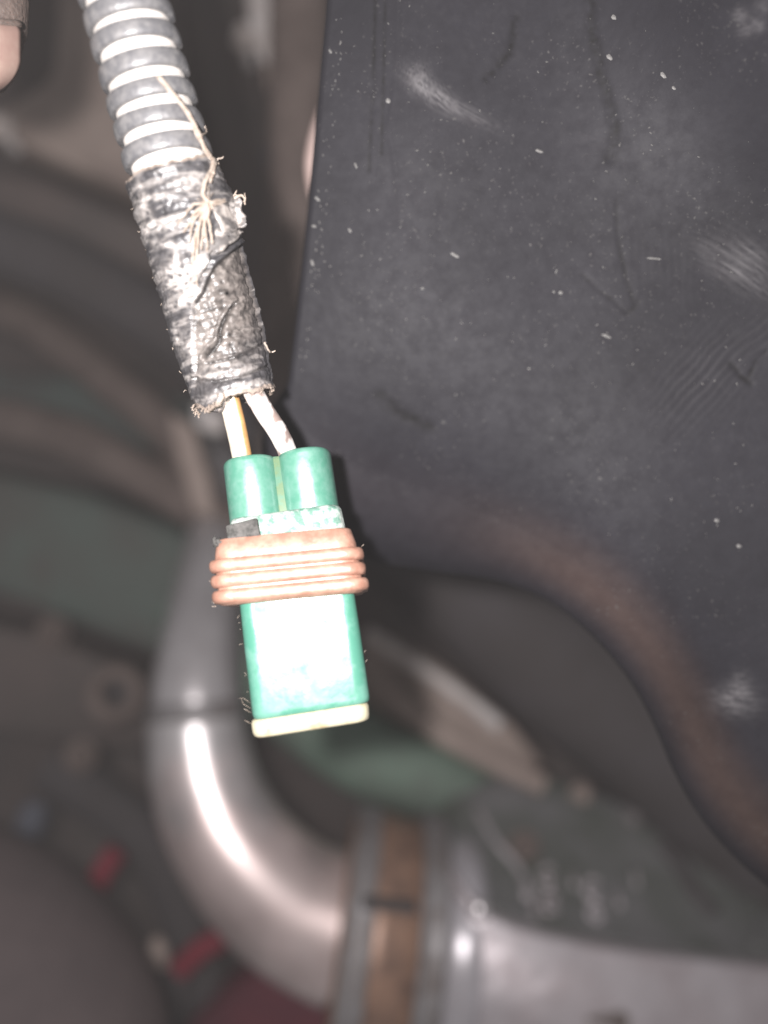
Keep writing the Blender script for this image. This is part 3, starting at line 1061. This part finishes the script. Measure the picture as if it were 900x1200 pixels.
# ------------------------------------------------------------------ blurred engine bay behind
# aluminium pipe elbow
pp = catmull([(266, 520, 352, 8.5), (260, 575, 332, 10), (249, 650, 304, 12), (237, 740, 281, 14.6), (230, 810, 268, 15.8), (233, 880, 263, 17), (252, 950, 259, 18.5), (290, 1012, 257, 20), (345, 1062, 258, 22), (402, 1088, 260, 24)], 90)
pipe = thing('coolant_pipe', P(330, 1160, 260), 'shiny bent aluminium pipe curving down behind the connector', 'pipe')
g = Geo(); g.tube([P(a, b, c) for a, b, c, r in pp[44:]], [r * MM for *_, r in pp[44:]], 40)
for v in g.v:                                     # pinkish reflection painted into the colour towards the hose end
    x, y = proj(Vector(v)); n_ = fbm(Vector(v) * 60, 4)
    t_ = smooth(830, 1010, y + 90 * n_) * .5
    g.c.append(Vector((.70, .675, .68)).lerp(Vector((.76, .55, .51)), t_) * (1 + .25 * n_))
g.build('elbow', M['pipe_reflection'], pipe)
g = Geo(); g.tube([P(a, b, c) for a, b, c, r in pp[:44]], [r * .96 * MM for *_, r in pp[:44]], 40); g.build('straight_pipe', M['pipe'], pipe)
a0 = P(*pp[43][:3]); a1 = P(*pp[45][:3]); dv = (a1 - a0).normalized()
g = Geo(); g.lathe(a0 - dv * .0035, dv, [(0, .0145), (.0005, .0163), (.002, .0166), (.004, .0166), (.0058, .0163), (.0065, .015)], 40); g.build('pipe_joint', M['steel'], pipe)

# coolant hose coupling, copper brown, with two clamps
A = P(396, 1090, 262); B = P(498, 1104, 262); dv = (B - A).normalized(); ln = (B - A).length
hose = thing('hose_coupling', P(450, 1220, 262), 'copper brown hose coupling between the bent pipe and the cast housing', 'hose coupling')
R0 = .0385
prof = [(0, R0 * .8), (.0005, R0 * .96), (.004, R0), (.008, R0 * 1.0), (.010, R0 * 1.03), (.014, R0 * 1.03), (.017, R0 * .99), (ln, R0 * 1.0)]
g = Geo(); g.lathe(A, dv, prof, 64); g.build('hose', M['copper'], hose)
for at_, wd, rr in ((.0015, .0085, 1.075), (ln - .006, .008, 1.085)):
    g = Geo()
    g.lathe(A + dv * at_, dv, [(0, R0 * 1.0), (.0002, R0 * rr), (.0012, R0 * rr * 1.012), (.002, R0 * rr), (wd - .002, R0 * rr), (wd - .0012, R0 * rr * 1.012), (wd - .0002, R0 * rr), (wd, R0 * 1.0)], 64)
    cl_ = g.build('hose_clamp', M['steel'], hose, angle=40)
slab('split_line', [(424, 1060, 224), (488, 1066, 224), (488, 1072, 224), (424, 1066, 224)], 6, M['dark'], hose, .4)

# cast aluminium housing at the lower right
hs = thing('cast_housing', P(720, 1230, 280), 'grey cast aluminium housing with raised marks at the lower right', 'engine housing')
g = Geo(); g.lathe(B + dv * .0015, dv, [(0, .030), (.0006, .0326), (.002, .0336), (.004, .0344), (.007, .0351), (.0092, .0353), (.011, .0348), (.013, .0335), (.0145, .031), (.016, .027)], 64); g.build('neck', M['neck'], hs)
TOPE = [(494, 968, 286), (540, 930, 298), (610, 904, 306), (700, 930, 304), (770, 952, 300), (842, 985, 295), (900, 1040, 290), (1060, 1130, 286)]
RIDGE = [(494, 982, 262), (522, 1004, 256), (548, 1040, 248), (580, 1068, 245), (640, 1089, 244), (740, 1108, 246), (860, 1122, 250), (960, 1132, 254), (1060, 1140, 258)]
SURF = []
CA, CB = catmull(TOPE, 110), catmull(RIDGE, 110)
vs, fs = [], []
NRW = 64
for i in range(110):
    a, b = Vector(CA[i]), Vector(CB[i])
    for j in range(NRW):
        q = j / (NRW - 1)
        if q < .45:
            t = q / .45
            p = a.lerp(b, t)
            p.z += 5 * math.sin(math.pi * t) * .6                     # the top face is slightly dished
            p.z -= 1.4 * smooth(.88, 1.0, t)                           # raised front edge
        elif q < .56:
            th = (q - .45) / .11 * math.pi / 2
            p = b + Vector((0, 16 * (1 - math.cos(th)), -1.4 - 9 * math.sin(th)))
        else:
            t = (q - .56) / .44
            p = b + Vector((0, 16 + 200 * t, -10.4 - (8 + 2 * smooth(560, 700, b.x)) * math.sin(t * 2.6) + 3 * t))
        p.z += .8 * fbm(Vector((p.x / 110, p.y / 60, 2)), 3)
        p.z += (.30 if q < .45 else .10) * fbm(Vector((p.x / 14, p.y / 14, 7)), 3)
        vs.append(P(p.x, p.y, p.z)); SURF.append((p.x, p.y, p.z))
JS = 28                                                    # row where the darker top face meets the front face
for nm, j0, j1, mt in (('top_face', 0, JS, M['cast_dark']), ('front_face', JS, NRW - 1, M['cast'])):
    w_ = j1 - j0 + 1
    sub = [vs[i * NRW + j] for i in range(110) for j in range(j0, j1 + 1)]
    fs = [[i * w_ + j, i * w_ + j + 1, (i + 1) * w_ + j + 1, (i + 1) * w_ + j] for i in range(109) for j in range(w_ - 1)]
    o = link(nm, sub, fs, mt, hs)
    so = o.modifiers.new('thickness', 'SOLIDIFY'); so.thickness = .004; so.offset = -1


def cast_d(px, py):
    return min(SURF, key=lambda q: (q[0] - px) ** 2 + (q[1] - py) ** 2)[2]


cable('boss_rib', [(a, b, cast_d(a, b) - .3) for a, b in ((790, 985), (822, 985), (852, 1002), (876, 1035), (890, 1075), (888, 1112))], 2.2, M['cast_dark'], hs, 40, 12)
cable('recess_rib', [(a, b, cast_d(a, b) - .2) for a, b in ((776, 990), (796, 1012), (814, 1045), (836, 1072))], 3.0, M['dark'], hs, 30, 12)
cable('casting_seam', [(a, b, cast_d(a, b) - .1) for a, b in ((560, 950), (580, 985), (606, 1015), (622, 1050), (626, 1080))], 1.2, M['cast'], hs, 30, 10)
slab('duct_notch', [(682, 1180, cast_d(690, 1180) - .8), (742, 1184, cast_d(742, 1184) - .8), (752, 1240, cast_d(752, 1240) - .8), (662, 1236, cast_d(662, 1236) - .8)], 10, M['grime'], hs, 3)
g = Geo(); g.lathe(P(562, 1066, cast_d(562, 1066)), (0, -1, .3), [(0, .003), (.0015, .0028), (.0022, .002), (.0024, 0)], 20); g.build('highlight_boss', M['pipe'], hs)  # shiny bump added to give a small highlight


def arc(cx, cy, r, a0, a1, d, rt=.7, n=14):
    return [P(cx + r * math.cos(math.radians(a0 + (a1 - a0) * i / (n - 1))), cy + r * 1.25 * math.sin(math.radians(a0 + (a1 - a0) * i / (n - 1))), d) for i in range(n)]


for (cx, cy) in ((641, 1028), (645, 1058), (694, 1042), (699, 1068)):   # worn cast characters, round strokes
    d = cast_d(cx, cy) - .3
    g = Geo(); g.tube([P(cx + 8 * math.cos(math.radians(a)), cy + 11 * math.sin(math.radians(a)), cast_d(cx + 8 * math.cos(math.radians(a)), cy + 11 * math.sin(math.radians(a))) - .3) for a in range(-40, -330, -18)], .95 * MM, 8)
    g.tube([P(cx - 1, cy + 1, d), P(cx + 7, cy + 2, d)], .8 * MM, 8)
    g.build('raised_mark', M['cast'], hs)
for (cx, cy) in ((668, 1016), (722, 1040), (612, 1030), (742, 1014)):
    g = Geo(); g.tube([P(cx, cy, cast_d(cx, cy) - .3), P(cx + 5, cy + 24, cast_d(cx + 5, cy + 24) - .3)], .8 * MM, 8); g.build('raised_mark', M['cast'], hs)


def bolt(px, py, d, rmm, m, label, cat='bolt', group=None, axis=(0, -1, .15)):
    t = thing('bolt', P(px, py, d), label, cat, group)
    ax_ = Vector(axis).normalized(); o_ = P(px, py, d)
    g = Geo(); g.lathe(o_, ax_, [(-.012, rmm * .6 * MM), (0, rmm * .6 * MM), (0, rmm * 1.25 * MM), (.0012, rmm * 1.3 * MM), (.0016, rmm * 1.2 * MM)], 28); g.build('washer', m, t, angle=40)
    g = Geo(); g.lathe(o_, ax_, [(.0012, rmm * MM), (.005, rmm * MM), (.0058, rmm * .88 * MM), (.006, rmm * .4 * MM)], 6); g.build('head', m, t, shade=False)
    return t


bolt(680, 930, cast_d(680, 930) - 1, 3.0, M['tan'], 'small tan bolt head on the top edge of the cast housing')
bolt(738, 956, cast_d(738, 956) - 1, 3.2, M['steel'], 'small grey bolt head on the housing, right of the tan bolt')
bolt(614, 992, cast_d(614, 992) - .5, 4.5, M['brown'], 'wide rusty bolt on the cast housing above the raised marks')
bolt(95, 886, 300, 5.2, M['brown'], 'dull round bolt below the rusty ring at the left')
bolt(62, 742, 330, 5.5, M['brown'], 'dim brown bolt above the rusty ring at the left')
bolt(288, 48, 292, 3.6, M['pale'], 'small pale bolt beside the grey metal strip at the top')

# rusty ring at the left
rg = thing('ring', P(138, 846, 300), 'rusty round ring with a dark hole, left of the bent pipe', 'ring')
g = Geo(); g.lathe(P(138, 812, 302), (0, -1, .1), [(0, .0052), (0, .0112), (.003, .0118), (.0055, .0105), (.006, .0085), (.0055, .0062), (.003, .0052)], 36, closed=True); g.build('rim', M['brown'], rg)
g = Geo(); g.lathe(P(138, 812, 304), (0, -1, .1), [(0, .006), (.001, .006), (.0012, 0)], 24); g.build('plug', M['dark'], rg)

# green painted pieces
t = thing('engine_block', P(120, 800, 360), 'dull green painted engine block slanting behind the bent pipe', 'engine block')
slab('block_face', [(-160, 520, 345), (90, 575, 340), (190, 612, 335), (300, 668, 330), (330, 800, 330), (180, 770, 335), (0, 700, 345), (-160, 660, 350)], 60, M['green_paint'], t, 8, 3)
slab('block_step', [(-160, 420, 372), (110, 440, 366), (235, 470, 360), (300, 540, 356), (260, 560, 356), (150, 520, 362), (-160, 480, 372)], 40, M['green_dark'], t, 6, 3)
slab('block_skirt', [(-160, 700, 352), (40, 745, 344), (180, 800, 338), (300, 850, 338), (300, 900, 345), (140, 880, 350), (-160, 840, 360)], 40, M['grime'], t, 6, 3)
t = cable('green_hose', [(215, 700, 330, 14), (290, 775, 326, 15), (360, 838, 318, 16), (430, 884, 312, 16.5), (500, 912, 310, 15), (562, 930, 312, 11), (590, 942, 316, 6)], 14, M['green_hose'], None, 60, 28, .02, 40)
tag(t, 'green hose running diagonally below the connector end', 'hose')
t = cable('brown_rail', [(-120, 470, 330), (60, 505, 325), (170, 560, 318), (280, 625, 312), (330, 690, 312)], 9.5, M['brown'], None, 40, 20, .03, 40)
tag(t, 'dark brown rail crossing above the green engine block', 'rail')
t = cable('dark_hose', [(-120, 260, 300), (40, 300, 300), (140, 350, 302), (240, 420, 306), (300, 520, 310)], 13, M['dark'], None, 40, 24, .02, 40)
tag(t, 'dark hose slanting behind the taped part of the harness', 'hose')
t = cable('brown_hose', [(-120, 330, 335), (20, 370, 330), (120, 440, 326), (210, 520, 322), (250, 620, 320)], 9, M['brown'], None, 40, 24, .02, 40)
tag(t, 'thin brown hose below the dark slanting hose at the left', 'hose')

# tan casing upper left
t = thing('casing', P(120, 260, 310), 'tan brown casing behind the ribbed conduit at the upper left', 'casing')
slab('casing_face', [(64, -60, 300), (120, -60, 296), (190, 60, 292), (240, 210, 294), (190, 232, 290), (120, 205, 288), (30, 170, 292), (-40, 140, 296), (20, 110, 298), (58, 80, 300)], 40, M['tan'], t, 7, 3)
slab('casing_foot', [(-120, 175, 306), (40, 205, 300), (150, 250, 298), (230, 300, 300), (180, 330, 304), (60, 290, 306), (-120, 250, 312)], 30, M['grime'], t, 6, 3)
bolt(2, 152, 285, 3.6, M['pale'], 'pale round bolt at the left rim below the fingertip')

# strips between the harness and the panel
t = thing('metal_strip', P(310, 120, 300), 'pale grey metal strip tapering to a rusty tip at the top', 'metal strip')
slab('strip', [(282, -60, 282), (338, -60, 280), (336, 40, 282), (330, 78, 284), (306, 70, 284), (292, 30, 283)], 5, M['pale'], t, 1.5)
slab('rusty_tip', [(307, 71, 284), (330, 79, 284), (326, 112, 286), (318, 122, 287), (311, 98, 286)], 5, M['tan'], t, 1.5)
t = cable('upright_duct', [(352, -120, 250), (352, 60, 248), (350, 200, 250), (345, 330, 256), (338, 480, 266), (335, 560, 272)], 10, M['brown'], None, 40, 24, .02, 40)
tag(t, 'dark brown upright duct beside the straight edge of the black panel', 'duct')
t = cable('round_duct', [(240, -120, 320), (262, 80, 318), (290, 220, 318), (310, 340, 320), (330, 470, 322)], 15, M['grime'], None, 40, 24, .03, 40)
tag(t, 'dark grimy duct behind the pale metal strip', 'duct')
g = Geo(); g.tube([P(a, b, c) for a, b, c, r in catmull([(381, 128, 165, 1.5), (377, 160, 164, 2.6), (373, 190, 164, 2.9), (371, 215, 165, 2.2), (369, 238, 166, .8)], 24)], [r * MM for *_, r in catmull([(381, 128, 165, 1.5), (377, 160, 164, 2.6), (373, 190, 164, 2.9), (371, 215, 165, 2.2), (369, 238, 166, .8)], 24)], 18)
tag(g.build('grommet', M['pink']), 'pinkish pale grommet peeking out behind the panel edge', 'grommet')
g = Geo(); g.lathe(P(325, 186, 290), (0, -1, 0), [(0, .0045), (.003, .0045), (.004, .003), (.004, 0)], 20)
tag(g.build('plug', M['blue_grey']), 'small blue grey plug in front of the dark duct', 'plug')
tag(cable('red_lead', [(348, 392, 230), (346, 420, 230), (343, 452, 231)], 1.5, M['brown'], None, 16, 12), 'short reddish lead beside the black panel below the tape', 'wire')
t = thing('bracket', P(232, 560, 285), 'pale dull bracket tip behind the bare wires', 'bracket')
slab('plate', [(226, 470, 290), (262, 482, 288), (264, 505, 288), (250, 510, 288), (228, 500, 290)], 6, M['pale'], t, 2)
slab('arm', [(196, 480, 300), (226, 500, 296), (244, 560, 296), (252, 610, 298), (226, 600, 300), (206, 540, 300)], 8, M['tan'], t, 2)

# pinkish bracket to the right of the connector and dark tube in place of the shaded recess behind the lip
t = thing('rusty_bracket', P(520, 900, 310), 'pinkish rusty bracket right of the connector with a pale lower edge', 'bracket')
slab('plate', [(425, 740, 318), (470, 752, 316), (540, 800, 312), (600, 850, 308), (640, 900, 306), (600, 910, 306), (530, 890, 310), (450, 850, 314), (420, 810, 318)], 12, M['tan'], t, 3)
cable('pale_edge', [(445, 800, 306), (500, 850, 304), (560, 885, 300), (610, 908, 297), (636, 920, 296)], 4.2, M['tan'], t, 30, 12)
cable('upper_ridge', [(430, 742, 310), (490, 780, 306), (540, 815, 302), (585, 850, 300)], 3.0, M['pale'], t, 30, 12, .1, 100)
t = cable('recess_tube', [(400, 560, 335, 22), (520, 660, 325, 26), (630, 760, 316, 28), (720, 835, 310, 27), (790, 900, 306, 26), (880, 1000, 300, 24), (1000, 1060, 296, 24)], 20, M['dark'], None, 60, 32, .02, 40)
tag(t, 'thick dark tube standing in for the shaded recess beneath the rolled panel edge', 'hose')

# lower left: dark cover, red pieces
t = cable('rounded_cover', [(-170, 1010, 226, 22), (-60, 1090, 222, 30), (20, 1170, 220, 33), (60, 1260, 220, 34), (70, 1400, 222, 32)], 24, M['cover'], None, 40, 40, .02, 40)
tag(t, 'dull brown rounded cover filling the bottom left corner', 'cover')
for pts, r, lab in (([(138, 996, 290), (120, 1022, 288), (102, 1060, 288)], 4.3, 'short red plastic clip standing left of the bent pipe'),
                    ([(262, 1098, 285), (235, 1112, 284), (210, 1136, 284)], 4.3, 'short red plastic clip beneath the bent pipe')):
    q = cable('red_clip', pts, r, M['red'], None, 18, 14, .02, 100)
    tag(q, lab, 'clip', 'red clips at the lower left')
t = slab('red_cover', [(215, 1210, 300), (270, 1160, 296), (330, 1130, 292), (390, 1160, 292), (420, 1290, 300), (215, 1290, 306)], 20, M['red_dark'], None, 5)
tag(t, 'dark red cover under the bent pipe at the bottom edge', 'cover')
tag(cable('yellow_wire', [(120, 1094, 270), (126, 1112, 270), (132, 1136, 271)], 2.2, M['yellow'], None, 14, 12), 'short yellow wire beside the brown rounded cover', 'wire')
tag(cable('pink_plug', [(183, 1100, 284, 2.0), (186, 1114, 282, 3.4), (192, 1130, 284, 2.2)], 3, M['tan'], None, 16, 14), 'small pinkish plug between the two red clips', 'plug')
tag(cable('blue_plug', [(44, 940, 310, 4), (38, 960, 308, 6), (32, 985, 310, 4)], 3, M['blue_grey'], None, 16, 14), 'bluish grey plug above the brown rounded cover', 'plug')
t = cable('grey_lead', [(60, 900, 330), (150, 960, 325), (200, 1030, 320), (230, 1110, 318), (260, 1200, 316)], 11, M['dark'], None, 30, 18, .04, 40)
tag(t, 'dark thick lead running down behind the red clips', 'lead')
t = slab('splash_plate', [(120, 1150, 300), (220, 1120, 304), (215, 1280, 306), (110, 1280, 304)], 10, M['dark'], None, 4)
tag(t, 'dark splash plate between the brown cover and the red cover', 'plate')

# ------------------------------------------------------------------ thin scattering volume added to stand in for the lens's veiling glare
hm = bpy.data.materials.new('glare_veil_air'); hm.use_nodes = True
for n in list(hm.node_tree.nodes):
    if n.type == 'BSDF_PRINCIPLED': hm.node_tree.nodes.remove(n)
pv = hm.node_tree.nodes.new('ShaderNodeVolumePrincipled')
pv.inputs['Color'].default_value = (.97, .95, .95, 1)
pv.inputs['Density'].default_value = GLARE_VEIL
hm.node_tree.links.new(pv.outputs['Volume'], [n for n in hm.node_tree.nodes if n.type == 'OUTPUT_MATERIAL'][0].inputs['Volume'])
x, y0, y1, z0, z1 = 1.1, -.3, 1.2, CZ - 2.2, CZ + 1.2
hv = [(sx * x, yy, zz) for zz in (z0, z1) for yy in (y0, y1) for sx in (-1, 1)]
hz = link('glare_veil', hv, [[0, 1, 3, 2], [4, 5, 7, 6], [0, 1, 5, 4], [2, 3, 7, 6], [0, 2, 6, 4], [1, 3, 7, 5]], hm, shade=False)
tag(hz, 'thin milky volume added for the veiling glare of the lens', kind='stuff')
